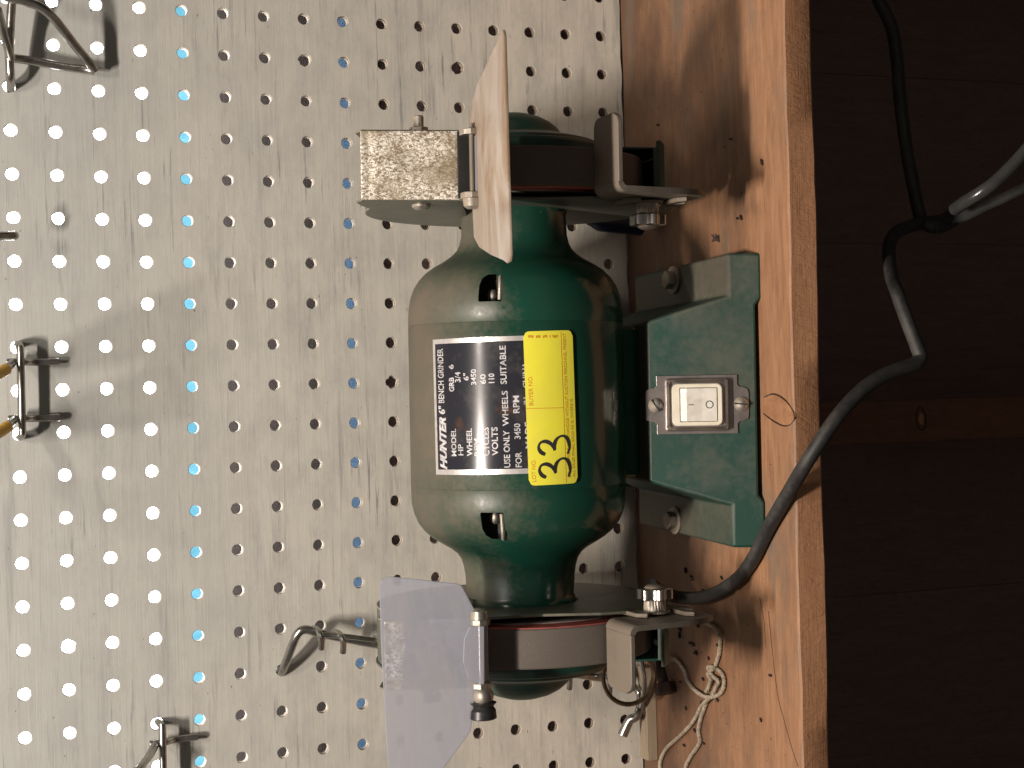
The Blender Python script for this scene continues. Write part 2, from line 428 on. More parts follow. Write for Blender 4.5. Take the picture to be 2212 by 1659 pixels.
# ------------------------------------------------------------------ workbench
bench = empty('workbench', (0, -110, 0)); 
tag(bench, 'narrow pine plank bench with a rough sawn front edge and grey stains', 'workbench')
fy = lambda x: -210.6 - .0155 * x
nseg = 60; xs = [-430 + 800 * i / nseg for i in range(nseg + 1)]
pl = MB(); vs = []
for i, xx in enumerate(xs):
    w = .5 * math.sin(xx * .045) + .35 * math.sin(xx * .13 + 1) + random.uniform(-.15, .15)
    w2 = .6 * math.sin(xx * .03 + 2) + random.uniform(-.2, .2)
    f = fy(xx)
    vs += [(xx, -.9 + .5 * math.sin(xx * .08), 0), (xx, f + 1.1 + w * .5, 0), (xx, f + .1 + w * .5, -1.0 + w * .3), (xx, f + w2 * .3, -16.4 + w2), (xx, f + .8, -17.6 + w2), (xx, -.9, -17.6)]
fs = []
for i in range(nseg):
    for k in range(6):
        fs.append((i * 6 + k, i * 6 + (k + 1) % 6, (i + 1) * 6 + (k + 1) % 6, (i + 1) * 6 + k))
fs += [tuple(range(6)), tuple(nseg * 6 + k for k in range(6))]
pl.add(vs, fs)
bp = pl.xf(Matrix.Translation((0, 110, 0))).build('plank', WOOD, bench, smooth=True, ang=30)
bp.data.materials.append(SAWN)
for p in bp.data.polygons:
    if p.normal.y < -.8: p.material_index = 1
def onb(b): return b.xf(Matrix.Translation((0, 110, 0)))
# knot on the plank: slightly proud disc with a crack round it
kc = [atz(a, b, 0.0) for a, b in ((1651, 858), (1672, 851), (1695, 863), (1712, 885), (1716, 905), (1706, 918), (1690, 919), (1668, 907), (1650, 893))]
kc = [Vector((p.x, p.y, .15)) for p in kc]
onb(MB().prism(kc, (0, 0, -.6))).build('knot', KNOTM, bench)
onb(MB().tube([p + Vector((0, 0, .05)) for p in kc], lambda t: .12 + .42 * abs(math.sin(5 * t + .6)) ** 2, 6, smooth=4)).build('knot_crack', CRACK, bench)
cr = [atz(a, b, .05) for a, b in ((1660, 1320), (1668, 1400), (1680, 1500), (1695, 1560), (1712, 1620), (1724, 1655))]
onb(MB().tube(cr, .22, 5, smooth=4)).build('crack', CRACK, bench)
onb(MB().box(-330, -322, 0, 0, 0, 0) if False else MB().tube([atz(1641, 1290, .05), atz(1650, 1340, .05), atz(1655, 1400, .05)], .18, 5)).build('crack', CRACK, bench)
# two thin cleats carry the plank off to the sides
for xx in (-400, 340):
    onb(MB().box(xx, xx + 20, -190, 20, -60, -17.7)).build('bracket', STUD, bench, bevel=1)

# ------------------------------------------------------------------ bench grinder (local frame: x along the shaft, y to the back, z up)
G = empty('bench_grinder', (-3.5, -115, 0), R_(-1.0), R_(.35))
tag(G, 'old green bench grinder with two stone wheels, eye shields and a yellow lot sticker', 'bench grinder')
ZC = 126.3
# base
ol = [(-84, 0), (-58, 0), (-54, 3), (54, 3), (58, 0), (84, 0), (84, 17), (60, 17), (46, 59), (-46, 59), (-60, 17), (-84, 17)]
fyb = lambda z: -63 + z * .5
b = MB(); n = len(ol)
# wings taper a little towards the back
b.add([(x_, fyb(z_), z_) for x_, z_ in ol] + [(x_ * .95, 84 - z_ * .75, z_) for x_, z_ in ol],
      [tuple(range(n))[::-1], tuple(range(n, 2 * n))] + [(i, (i + 1) % n, n + (i + 1) % n, n + i) for i in range(n)])
base = b.build('base', GREEN_BASE, G, smooth=True, bevel=1.8, seg=3)
b = MB()
b.lathe([(58.5, 47), (60, 45), (66, 40), (76, 38)], 4, 'z') 
b = MB().box(-44, 44, -24, 26, 58.6, 74)
b.build('pedestal', GREEN, G, bevel=4, seg=3)
for s in (1, -1):
    cx = 73.5 * s; cy = 14 if s > 0 else 18
    MB().lathe([(17, 8.5), (18.4, 8.5), (18.6, 8)], 24, 'z', (cx, cy, 0)).build('washer', STEEL, G, smooth=True)
    bo = MB().lathe([(18.6, 5.6), (23, 5.6), (23.6, 5)], 6, 'z', (cx, cy, 0)).build('bolt', STEEL, G, bevel=.3)
# motor housing
half_r = [(0, 62.1), (45.4, 62.1), (45.7, 61.85), (46.0, 62.1), (56, 61.7), (62, 60.5), (67.5, 58.4), (72, 55.4), (76, 51.6), (79.5, 46.6), (82.5, 41.2), (85.5, 36.8), (88.8, 33.4), (92, 31.8), (97, 30.6), (108, 30.2), (111, 31), (114, 34.5), (115.5, 37)]
half_l = [(0, 62.1), (45.4, 62.1), (45.7, 61.9), (46.0, 62.1), (56, 61.8), (62, 60.4), (67.5, 58), (72, 54.6), (75.8, 50.2), (79, 45.2), (82, 40), (85, 36.2), (88.5, 33.8), (93, 32.4), (98, 31.6), (109, 31), (112, 32), (114.5, 35.5), (116, 38)]
outer = [(-t, r) for t, r in half_l[::-1]] + half_r[1:]
inner = [(t, r - 3.2) for t, r in outer[::-1]]
mh = MB().lathe(outer + inner, 128, 'x', (0, 0, ZC), closed=True).build('motor_housing', GREEN, G, smooth=True, ang=50)
# vent openings cut through the shell
def cutter(xc0, s, th):
    # flat end towards the middle of the motor, rounded end outwards
    pts = []
    for (u, v) in [(0, -6.6), (9, -6.4), (13, -5), (15, -2), (15, 2), (13, 5), (9, 6.4), (0, 6.6)]:
        pts.append((xc0 + s * u, v))
    t = R_(th); er = Vector((0, -math.cos(t), math.sin(t))); et = Vector((0, math.sin(t), math.cos(t)))
    P = [Vector((u, 0, ZC)) + er * 40 + et * v for u, v in pts]
    return MB().prism(P, er * 30)
for (x0, s, th) in ((56.5, 1, 33.5), (-57.8, -1, 34.5)):
    co = cutter(x0, s, th).build('vent_cutter', DARK, G, bevel=.8)
    md = mh.modifiers.new('vent', 'BOOLEAN'); md.operation = 'DIFFERENCE'; md.object = co; md.solver = 'EXACT'
    t = R_(th); er = Vector((0, -math.cos(t), math.sin(t))); et = Vector((0, math.sin(t), math.cos(t)))
    c0 = Vector((x0 + s * 7, 0, ZC))
    # dark pocket behind, curved lip and the motor bolt seen inside
    MB().prism([c0 + er * 46 + et * v + Vector((u, 0, 0)) for u, v in ((-12, -11), (12, -11), (12, 11), (-12, 11))], er * -1).build('vent_pocket', DARK, G)
    lip = [c0 + er * 57.5 + Vector((s * u, 0, 0)) + et * v for u, v in ((-6, -4.6), (-1, -4.9), (4, -5.2), (8, -4.4))]
    lip[3] -= er * 4
    MB().tube(lip, 1.25, 10).build('vent_lip', STEEL, G, smooth=True)
    MB().ball(c0 + er * 48 - Vector((s * 3.6, 0, 0)) + et * 1.5, 4.2, 1, .8, .8).build('through_bolt', STEEL, G, smooth=True)
# apply the cuts and drop the cutters
dg = bpy.context.evaluated_depsgraph_get()
new = bpy.data.meshes.new_from_object(mh.evaluated_get(dg)); mh.modifiers.clear(); mh.data = new
for o in [o for o in bpy.data.objects if o.name.startswith('vent_cutter')]: bpy.data.objects.remove(o)

# --- curved plate and sticker
def cylpt(u, v, th0, R):
    th = R_(th0) + v / R
    return (u, -R * math.cos(th), ZC + R * math.sin(th))
def patch(u0, u1, v0, v1, th0, R, rot, rad=0, thick=.25, nu=10, nv=20, uc=0):
    """rounded rectangle wrapped on the housing"""
    cr, sr = math.cos(rot), math.sin(rot); rows = []
    for a in range(nv + 1):
        if rad: 
            tt = a / nv; v = v0 + (v1 - v0) * tt
            dv = min(v - v0, v1 - v); ins = rad - math.sqrt(max(rad * rad - (rad - min(dv, rad)) ** 2, 0))
        else: v = v0 + (v1 - v0) * a / nv; ins = 0
        rows.append([((u0 + ins) + (u1 - u0 - 2 * ins) * k / nu, v) for k in range(nu + 1)])
    m = MB(); vs = []
    for lay in (R, R - thick):
        for row in rows:
            for (u, v) in row: vs.append(cylpt(uc + u * cr - v * sr, u * sr + v * cr, th0, lay))
    W = nu + 1; H = nv + 1; off = W * H; fs = []
    for a in range(nv):
        for k in range(nu):
            q = (a * W + k, a * W + k + 1, (a + 1) * W + k + 1, (a + 1) * W + k); fs.append(q); fs.append(tuple(off + i for i in q[::-1]))
    ed = [k for k in range(W)] + [a * W + W - 1 for a in range(1, H)] + [nv * W + k for k in range(W - 2, -1, -1)] + [a * W for a in range(H - 2, 0, -1)]
    for i in range(len(ed)):
        p, q = ed[i], ed[(i + 1) % len(ed)]; fs.append((p, off + p, off + q, q))
    return m.add(vs, fs)
def text_mesh(body, bold=0.0, shear=0.0):
    cu = bpy.data.curves.new('t', 'FONT'); cu.body = body; cu.offset = bold; cu.shear = shear; cu.resolution_u = 3; cu.size = 1
    ob = bpy.data.objects.new('t', cu); COL.objects.link(ob)
    dg = bpy.context.evaluated_depsgraph_get(); me = bpy.data.meshes.new_from_object(ob.evaluated_get(dg))
    v = [(p.co.x, p.co.y) for p in me.vertices]; f = [tuple(p.vertices) for p in me.polygons]
    bpy.data.objects.remove(ob); bpy.data.curves.remove(cu); bpy.data.meshes.remove(me)
    return v, f
def put_text(m, body, u0, u1, vc, h, th0, R, rot, bold=0.012, shear=0.0, uc=0):
    v, f = text_mesh(body, bold, shear)
    x0 = min(p[0] for p in v); x1 = max(p[0] for p in v); y0 = min(p[1] for p in v); y1 = max(p[1] for p in v)
    cr, sr = math.cos(rot), math.sin(rot); vs = []
    for (a, b_) in v:
        u = u0 + (a - x0) / (x1 - x0) * (u1 - u0); w = vc - h / 2 + (b_ - y0) / (y1 - y0) * h
        vs.append(cylpt(uc + u * cr - w * sr, u * sr + w * cr, th0, R))
    m.add(vs, f)
RP = 62.35; PT = 39.5; PR = R_(.7)
plate = patch(-37.2, 37.2, -30, 30.5, PT, RP + .15, PR, 0, .5, 14, 24).build('name_plate', SILVERINK, G, smooth=True)
patch(-34.4, 34.6, -28.5, 28.6, PT, RP + .24, PR, 0, .2, 14, 24).build('printed_field', LABEL, plate, smooth=True)
L = MB()
def pt(*a, **k): put_text(L, *a, PT, RP + .34, PR, **k)
pt('HUNTER', -34.5, -5.5, 24.2, 5.2, bold=.05, shear=.35)
pt('6"', -4, .6, 24.6, 5.0, bold=.03)
pt('BENCH GRINDER', 2.2, 32, 24.6, 4.4, bold=.012)
pt('MODEL', -27, -12, 16.6, 3.3); pt('GRB', 8.2, 16, 17.0, 3.5, bold=.03); pt('6', 20.5, 23, 17.0, 3.3)
pt('HP', -26.6, -20.5, 12.2, 3.3); pt('3/4', 13.2, 18.8, 12.8, 3.6)
pt('WHEEL', -27, -12, 6.6, 3.3, bold=.02); pt('6"', 14, 18, 7.6, 3.2, bold=.02)
pt('RPM', -27, -17.6, 2.2, 3.2, bold=.02); pt('3450', 11.5, 20, 3.0, 3.2, bold=.022)
pt('CYCLES', -27, -11.6, -3.2, 3.3, bold=.02); pt('60', 11.7, 17.2, -2.4, 3.2, bold=.022)
pt('VOLTS', -27, -11.6, -8.0, 3.5, bold=.02); pt('110', 12.2, 17.4, -7.2, 3.3, bold=.02)
pt('USE ONLY', -33.6, -13.6, -14.4, 3.4, bold=.018); pt('WHEELS', -11.2, 7.8, -14.2, 3.3, bold=.018); pt('SUITABLE', 11.4, 32.2, -13.8, 3.5, bold=.018)
pt('FOR', -33.6, -25.4, -20.6, 3.4, bold=.018); pt('3450', -18.4, -10, -20.4, 3.4, bold=.018); pt('RPM', -4.4, 5.0, -20.2, 3.4, bold=.02)
pt('MADE', -23.6, -9.4, -26.2, 3.4, bold=.018); pt('IN', .2, 3.8, -26, 3.4, bold=.018); pt('CHINA', 9.0, 22.8, -25.8, 3.4, bold=.018)
L.build('lettering', LETTER, plate)
ST = 3.4; RS = 63.1; SR = R_(1.15); UC = -1.6
stk = patch(-41.6, 41.6, -14.1, 14.1, ST, RS, SR, 3.2, .2, 16, 24, UC).build('lot_sticker', YELLOW, G, smooth=True)
L = MB()
def pt(*a, **k): put_text(L, *a, ST, RS + .08, SR, uc=UC, **k)
pt('LOT NO.', -39.6, -27.6, 11.3, 2.3, bold=.0); pt('BUYER NO.', 1.6, 17.6, 11.3, 2.3, bold=.0)
pt('DO NOT MOVE MERCHANDISE WITHOUT AUCTION PERSONNEL PRESENT', -38.2, 40, -8.9, 1.75, bold=.0)
pt('ALL SALES FINAL, SOLD AS IS, WHERE IS.', -38.2, 4.6, -11.9, 1.75, bold=.0)
for a in range(4):      # faint ruled lines
    pass
L.add([cylpt(UC + u, v + u * math.tan(SR), ST, RS + .08) for u, v in ((-40.5, -7.25), (40.9, -7.25), (40.9, -6.95), (-40.5, -6.95))], [(0, 1, 2, 3)]) if False else None
for k in range(16):
    u0 = -41 + 82 * k / 16; u1 = u0 + 82 / 16
    L.add([cylpt(UC + u, v + u * math.tan(SR), ST, RS + .08) for u, v in ((u0, -7.1), (u1, -7.1), (u1, -6.85), (u0, -6.85))], [(0, 1, 2, 3)])
for k in range(12):
    v0 = -6.9 + 20.9 * k / 12; v1 = v0 + 20.9 / 12
    L.add([cylpt(UC - .2 + du, v, ST, RS + .08) for du, v in ((-.14, v0), (.14, v0), (.14, v1), (-.14, v1))], [(0, 1, 2, 3)])
for g0, g1 in ((11.5, 8.4), (7.3, 4.6), (3.4, .8), (-.4, -1.0), (-2.0, -5.2)):   # illegible maker's print at the end
    n = max(1, int((g0 - g1) / .8))
    for k in range(n):
        v0 = g0 - (g0 - g1) * k / n; v1 = v0 - (g0 - g1) / n * .65; e = random.uniform(-.25, .25)
        L.add([cylpt(UC + u, v + u * math.tan(SR), ST, RS + .08) for u, v in ((37.9 + e, v1), (39.3 + e, v1), (39.3 + e, v0), (37.9 + e, v0))], [(0, 1, 2, 3)])
L.build('print', ORANGEINK, stk)
def three(u0, u1, v0, v1):
    pts = [(.10, .80), (.22, .93), (.45, 1.0), (.68, .94), (.74, .78), (.62, .62), (.40, .53), (.30, .50), (.55, .50), (.82, .42), (.97, .26), (.90, .10), (.66, .02), (.36, .0), (.08, .07)]
    P = [Vector((u0 + (u1 - u0) * a, v0 + (v1 - v0) * c, 0)) for a, c in pts]; Q = []
    for i in range(len(P) - 1):
        p0 = P[max(i - 1, 0)]; p1 = P[i]; p2 = P[i + 1]; p3 = P[min(i + 2, len(P) - 1)]
        for k in range(5):
            t = k / 5; Q.append(0.5 * ((2 * p1) + (p2 - p0) * t + (2 * p0 - 5 * p1 + 4 * p2 - p3) * t * t + (3 * p1 - p0 - 3 * p2 + p3) * t ** 3))
    Q.append(P[-1]); m = MB(); n = len(Q); vs = []
    for i, p in enumerate(Q):
        d = (Q[min(i + 1, n - 1)] - Q[max(i - 1, 0)]).normalized(); nn = Vector((-d.y, d.x, 0)); w = .85 + .25 * math.sin(i * .35)
        for s_ in (-w, w):
            q = p + nn * s_; vs.append(cylpt(UC + q.x - q.y * math.sin(SR), q.y + q.x * math.sin(SR), ST, RS + .16))
    return vs, [(2 * i, 2 * i + 1, 2 * i + 3, 2 * i + 2) for i in range(n - 1)]
m3 = MB()
for u0, u1 in ((-38.6, -27.4), (-26.2, -15.2)):
    a, c = three(u0, u1, -9.5, 8.2); m3.add(a, c)
m3.build('marker_number', INK, stk)

# --- switch, built in the sloping plane of the base front
tn = Vector((0, .5, 1)).normalized(); nn = Vector((0, -1, .5)).normalized()
SO = Vector((-2.0, fyb(59), 59)) - tn * 28.2
MS = Matrix(((1, tn.x, nn.x, SO.x), (0, tn.y, nn.y, SO.y), (0, tn.z, nn.z, SO.z), (0, 0, 0, 1)))
def sw(b): return b.xf(MS)
def rrect(w, h, r, z, n=4, cx=0, cy=0):
    out = []
    for (sx, sy, a0) in ((1, 1, 0), (-1, 1, 90), (-1, -1, 180), (1, -1, 270)):
        for k in range(n + 1):
            a = R_(a0 + 90 * k / n); out.append(Vector((cx + sx * (w / 2 - r) + r * math.cos(a), cy + sy * (h / 2 - r) + r * math.sin(a), z)))
    return out
plo = []
for (sx, sy) in ((1, 1), (-1, 1), (-1, -1), (1, -1)):
    q = [(16.8, 20), (16.8, 23), (11.2, 23), (10, 24), (9.8, 26), (8.6, 28.8), (6.5, 29.3)]
    if sx * sy < 0: q = q[::-1]
    plo += [(a * sx, c * sy) for a, c in q]
plate2 = sw(MB().prism([(a, c, .05) for a, c in plo], (0, 0, 1.1))).build('switch_plate', NICKEL, G, bevel=.25)
# raised rectangular collar (outer wall, rim, inner slope)
ro = [rrect(30.4, 36.2, 1.8, 1.1), rrect(29.2, 35.2, 1.4, 5.4), rrect(28.4, 34.4, 1.2, 5.6), rrect(26.4, 32, 1.6, 4.0), rrect(25.6, 31, 2, 1.4)]
m = MB(); n = len(ro[0])
m.add([p for r in ro for p in r], [(i * n + k, i * n + (k + 1) % n, (i + 1) * n + (k + 1) % n, (i + 1) * n + k) for i in range(len(ro) - 1) for k in range(n)] + [tuple((len(ro) - 1) * n + k for k in range(n))])
sw(m).build('collar', NICKEL, plate2, smooth=True, ang=30)
def stack(rings):
    n = len(rings[0]); m = MB()
    m.add([p for r in rings for p in r], [(i * n + k, i * n + (k + 1) % n, (i + 1) * n + (k + 1) % n, (i + 1) * n + k) for i in range(len(rings) - 1) for k in range(n)] + [tuple((len(rings) - 1) * n + k for k in range(n))])
    return m
fr = stack([rrect(24, 28.6, 3.2, 1.4), rrect(24, 28.6, 3.2, 5.0), rrect(23.2, 27.8, 3, 5.6), rrect(19.6, 21.6, .4, 5.6, cy=-.9), rrect(19.5, 21.4, .4, 3.6, cy=-.9)])
sw(fr).build('switch_frame', WHITEP, plate2, smooth=True, ang=30)
# rocker: top facet stands up, the rest slopes in
rk = MB().prism([(-9.4, 9.5, 3.7), (-9.4, 9.5, 6.3), (-9.4, 5.9, 7.6), (-9.4, -3, 6.4), (-9.4, -11.3, 6.1), (-9.4, -11.3, 3.7)], (18.8, 0, 0))
rko = sw(rk).build('rocker', WHITER, plate2, bevel=.3)
zf = lambda y_: 6.4 + (y_ + 3) / 8.9 * 1.2 if y_ > -3 else 6.4 + (y_ + 3) * .036
sw(MB().prism([(-.22, 4.9, zf(4.9) + .1), (.22, 4.9, zf(4.9) + .1), (.22, 1.9, zf(1.9) + .1), (-.22, 1.9, zf(1.9) + .1)], (0, 0, -.3))).build('on_mark', INK, plate2)
m = MB()
ra = [(2.0 * math.cos(t_), -7.0 + 2.0 * math.sin(t_)) for t_ in [2 * math.pi * k / 24 for k in range(24)]]
m.tube([(p, q, zf(q) + .05) for p, q in ra + ra[:1]], .26, 6, smooth=1)
sw(m).build('off_mark', INK, plate2, smooth=True)
for yy, an in ((23.6, 35), (-25.0, 85)):
    hd = MB().lathe([(1.1, 4.2), (2.2, 4.1), (3.2, 3.2), (3.8, 1.6), (3.95, 0.01)], 24, 'z', (0, yy, 0))
    s_ = sw(hd).build('screw', STEEL, plate2, smooth=True)
    ca, sa = math.cos(R_(an)), math.sin(R_(an))
    q = [(-4, -.42), (4, -.42), (4, .42), (-4, .42)]
    sl = MB().prism([(a * ca - c * sa, yy + a * sa + c * ca, 3.0) for a, c in q], (0, 0, 1.05))
    sw(sl).build('screw_slot', DARK, plate2)

# --- wheels, guards, shields, rests on both sides
def side(s):
    X = (lambda x: x) if s > 0 else (lambda x: -x - 2.0)
    mir = Matrix.Identity(4)
    def g(m): # mirrored copy of a mesh authored for the right side
        if s < 0: m.v = [(X(p[0]), p[1], p[2]) for p in m.v]
        return m
    C0 = (0, 0, ZC)
    # stone
    w = g(MB().lathe([(117, 12), (117, 74.2), (117.8, 75), (137.7, 75), (138.5, 74.2), (138.5, 12)], 128, 'x', C0, closed=True)).build('grinding_wheel', WHEEL, G, smooth=True, ang=40)
    g(MB().lathe([(116.9, 30), (116.4, 30.2), (116.4, 74.2), (116.9, 74.4)], 96, 'x', C0, closed=True)).build('blotter', PINK, w, smooth=True)
    g(MB().lathe([(116.35, 31), (116.1, 31.2), (116.1, 60.5), (116.35, 60.7)], 96, 'x', C0, closed=True)).build('blotter_band', PAPERW, w, smooth=True)
    g(MB().lathe([(114.2, 10), (114.2, 26), (116.9, 27), (116.9, 10)], 48, 'x', C0, closed=True)).build('flange', STEEL, w, smooth=True)
    # inner guard plate, peripheral band and outer cover
    R0 = 85.5 if s > 0 else 83
    # angles measured from the front (+) upwards; the opening runs from -48 to 62 degrees
    def gp(a): return (0, -R0 * math.cos(R_(a)), ZC + R0 * math.sin(R_(a)))
    def disc(x0, x1, R, a0, a1, n=56):
        P = [(x0, -R * math.cos(R_(a)), ZC + R * math.sin(R_(a))) for a in [a0 + (a1 - a0) * k / n for k in range(n + 1)]]
        return P
    P = disc(111, 0, R0, 58, 360 - 52) 
    P += [(111, -72, ZC - 50), (111, -70, ZC - 20), (111, -60, ZC + 10), (111, -58, ZC + 40)]
    gd = g(MB().prism(P, (1.6, 0, 0))).build('wheel_guard', GUARD, G, bevel=.4)
    # the band
    g(MB().lathe([(111.1, R0 - .1), (142.7, R0 - .1), (142.7, R0 - 1.8), (111.1, R0 - 1.8)], 72, 'x', C0, closed=True, a0=62, a1=360 - 50)).build('guard_band', DARKGREEN, gd, smooth=True, ang=30)
    g(MB().lathe([(109.5, R0 + 1.9), (146.5, R0 + 1.9), (146.5, R0 - .05), (109.5, R0 - .05)], 8, 'x', C0, closed=True, a0=296, a1=310)).build('band_lip', DARKGREEN, gd, smooth=True, ang=30)
    P = disc(142.8, 0, 84, 70, 360 - 56)
    P += [(142.8, -46, ZC - 62), (142.8, -40, ZC - 20), (142.8, -38, ZC + 20), (142.8, -36, ZC + 62)]
    cov = g(MB().prism(P, (1.4, 0, 0))).build('guard_cover', DARKGREEN, gd, bevel=.4)
    cap = g(MB().lathe([(141, 54), (145.5, 54), (147.2, 52.5), (148, 50), (149.6, 48.5), (150.4, 46), (152.5, 38), (154.4, 30), (156, 28), (158.5, 26.5), (162, 22.5), (165, 17), (167.2, 10), (168, .01)], 96, 'x', C0)).build('end_cap', DARKGREEN, gd, smooth=True, ang=28)
    # galvanised spark arrester: a front plate with two cheeks
    ga = [(-72, 54), (-60, 107)]
    dv = Vector((0, 12, 53)).normalized(); nv = Vector((0, -53, 12)).normalized()
    fp = MB(); PH = 54.3 if s > 0 else 46.5; c0 = Vector((0, -72, ZC + 54)); nu, nw = 22, 30; vs = []
    for a in range(nw + 1):
        for k in range(nu + 1):
            u = k / nu; t_ = a / nw
            d = .35 * math.exp(-((u - .86) ** 2) / .01) * (1 if t_ < .9 else 0) - .5 * math.exp(-((t_ - .93) ** 2) / .002)
            d += .18 * math.sin(u * 9 + t_ * 5) * math.sin(t_ * 11)
            p = c0 + Vector((108.6 + 36 * u, 0, 0)) + dv * (PH * t_) + nv * d; vs.append(p)
    fs = [(a * (nu + 1) + k, a * (nu + 1) + k + 1, (a + 1) * (nu + 1) + k + 1, (a + 1) * (nu + 1) + k) for a in range(nw) for k in range(nu)]
    fp.add(vs, fs)
    fpo = g(fp).build('spark_plate', GALV, G, smooth=True)
    so = fpo.modifiers.new('solid', 'SOLIDIFY'); so.thickness = .0013; so.offset = 0
    bv = fpo.modifiers.new('bevel', 'BEVEL'); bv.width = .0004; bv.segments = 2
    ck = [(-71.4, 54), (-59.4, 106.8), (-52, 107.5), (-40, 102), (-22, 91), (-4, 79), (8, 66), (9, 30), (4, 27), (-20, 36), (-45, 46)]
    sc_ = PH / 54.3; ck = [(a if c < 60 else a - 3 * (1 - sc_), 54 + (c - 54) * sc_ if c > 54 else c) for a, c in ck]
    chk = g(MB().prism([(108.0, a, ZC + c) for a, c in ck], (1.1, 0, 0))).build('cheek', GUARD, fpo, bevel=.35)
    ck2 = [(-71.4, 54), (-59.4, 106.8), (-52, 107.5), (-40, 102), (-30, 90), (-28, 60), (-45, 52)]
    ck2 = [(a, 54 + (c - 54) * sc_ if c > 54 else c) for a, c in ck2]
    g(MB().prism([(144.2, a, ZC + c) for a, c in ck2], (1.1, 0, 0))).build('cheek', GUARD, fpo, bevel=.35)
    zb = ZC + 72
    g(MB().lathe([(107.9, 5), (106.6, 5), (105.4, 3.6), (104.9, .01)], 24, 'x', (0, -52, zb))).build('rivet', STEEL, fpo, smooth=True)
    g(MB().lathe([(145.3, 5.2), (149, 5.2), (149.3, 4.8)], 6, 'x', (0, -50, zb))).build('nut', STEEL, fpo, bevel=.3)
    g(MB().lathe([(149.2, 2.7), (155, 2.7), (155.5, 2.3)], 16, 'x', (0, -50, zb))).build('stud', STEEL, fpo, smooth=True)
    # hinge of the eye shield
    hz = ZC + 52.5; hy = -78
    hg = g(MB().box(109, 144, hy + 3.6, hy + 5, hz - 6, hz + 6)).build('shield_hinge', DARK if s > 0 else STEEL, G, bevel=.4)  # right plate near black: the shaded gap is put into its colour
    for xx in (108.6, 141.6):
        g(MB().prism([(xx, hy + 5, hz + 5), (xx, hy - 2, hz + 4.6), (xx, hy - 5, hz + 1.5), (xx, hy - 5, hz - 2.5), (xx, hy - 1.5, hz - 5.5), (xx, hy + 5, hz - 6)], (3.2, 0, 0))).build('hinge_ear', STEEL, hg, bevel=.5)
    if s > 0:
        MB().box(111, 141, hy - 4.5, hy - 2.5, hz - 7, hz - 1).build('shield_strip', SHIELD_L, hg, bevel=.6)
    g(MB().lathe([(107, 1.3 if s > 0 else 2.1), (147.5, 1.3 if s > 0 else 2.1)], 16, 'x', (0, hy - 1.5, hz))).build('hinge_rod', DULLSTEEL if s > 0 else CHROME, hg, smooth=True)
    g(MB().lathe([(102.6, .01), (103, 2.6), (104.2, 4.2), (106.8, 4.6), (108.4, 4.6)], 20, 'x', (0, hy - 1.5, hz + .5))).build('hinge_bolt', STEEL, hg, smooth=True)
    if s < 0:
        g(MB().ball((148.5, hy - 1.5, hz - 1), 5.4)).build('hinge_boss', STEEL, hg, smooth=True)
        kn = []
        g(MB().lathe([(151, 4), (152, 7.4), (154, 5.6), (156, 7), (160, 7.4), (160.6, 6.5)], 18, 'x', (0, hy, hz - 1))).build('hinge_knob', BLACK, hg, smooth=True, ang=25)
    # strip that steadies the shield
    # tool rest: flat rest with rounded corners and a slotted arm bent down from it
    zr = 107.5 if s > 0 else 105.5; xa = 111 if s > 0 else 113.6; xo = 153 if s > 0 else 150
    th = 3.0
    # rest in plan (x, y), rounded
    pl_ = [(xa + 5, -74.5), (xo - 5, -74.5), (xo - 1.5, -76), (xo, -79.5), (xo, -99), (xo - 2.5, -104.5), (xo - 6, -106), (xa + 5, -106)]
    ncv = 6; m = MB()
    m.prism([(a, c, zr) for a, c in pl_], (0, 0, -th))
    rest = g(m).build('tool_rest', DULLSTEEL, G, bevel=.6, smooth=True)
    # bend + arm, one swept strip
    sec = []
    for k in range(ncv + 1):
        a = R_(90 * k / ncv); sec.append((xa + 5 - 5 * math.sin(a), zr - 5 + 5 * math.cos(a), xa + 5 - 2 * math.sin(a), zr - 5 + 2 * math.cos(a)))
    vs = []; fs = []
    for (a, zo, c, zi) in sec:
        vs += [(a, -74.5, zo), (a, -106, zo), (c, -106, zi), (c, -74.5, zi)]
    for (zz, y0, y1) in ((70, -73, -102), (56, -72, -97), (49, -74, -90)):
        vs += [(xa, y0, zz), (xa, y1, zz), (xa + 3, y1, zz), (xa + 3, y0, zz)]
    nr = len(vs) // 4
    for i in range(nr - 1):
        for k in range(4): fs.append((i * 4 + k, i * 4 + (k + 1) % 4, (i + 1) * 4 + (k + 1) % 4, (i + 1) * 4 + k))
    fs += [(0, 3, 2, 1), ((nr - 1) * 4, (nr - 1) * 4 + 1, (nr - 1) * 4 + 2, (nr - 1) * 4 + 3)]
    g(MB().add(vs, fs)).build('rest_arm', DULLSTEEL, rest, smooth=True, ang=30)
    # bracket ears on the guard
    for (zz, yy, dz) in ((88, -74, 5), (63, -80, 4), (58, -68, 4)):
        g(MB().prism([(xa - 2.6, yy - 12, zz - 2), (xa - 2.6, yy - 8, zz - dz), (xa - 2.6, yy + 8, zz - dz + 2), (xa - 2.6, yy + 12, zz + 1), (xa - 2.6, yy + 8, zz + dz - 1), (xa - 2.6, yy - 8, zz + dz - 2)], (2.4, 0, 0))).build('slot_lug', DULLSTEEL, rest, bevel=.5)
    # thumb knob: knurled stem and scalloped head
    ky, kz = -74, 76
    g(MB().lathe([(xa - 1, 8.5), (xa - 2.4, 8.5)], 28, 'x', (0, ky, kz))).build('washer', DULLSTEEL, rest, bevel=.3)
    m = MB(); nk = 48
    ring = lambda x_, R, e: [(x_, ky - (R + e * (1 if (k % 2) else 0)) * math.cos(2 * math.pi * k / nk), kz + (R + e * (1 if (k % 2) else 0)) * math.sin(2 * math.pi * k / nk)) for k in range(nk)]
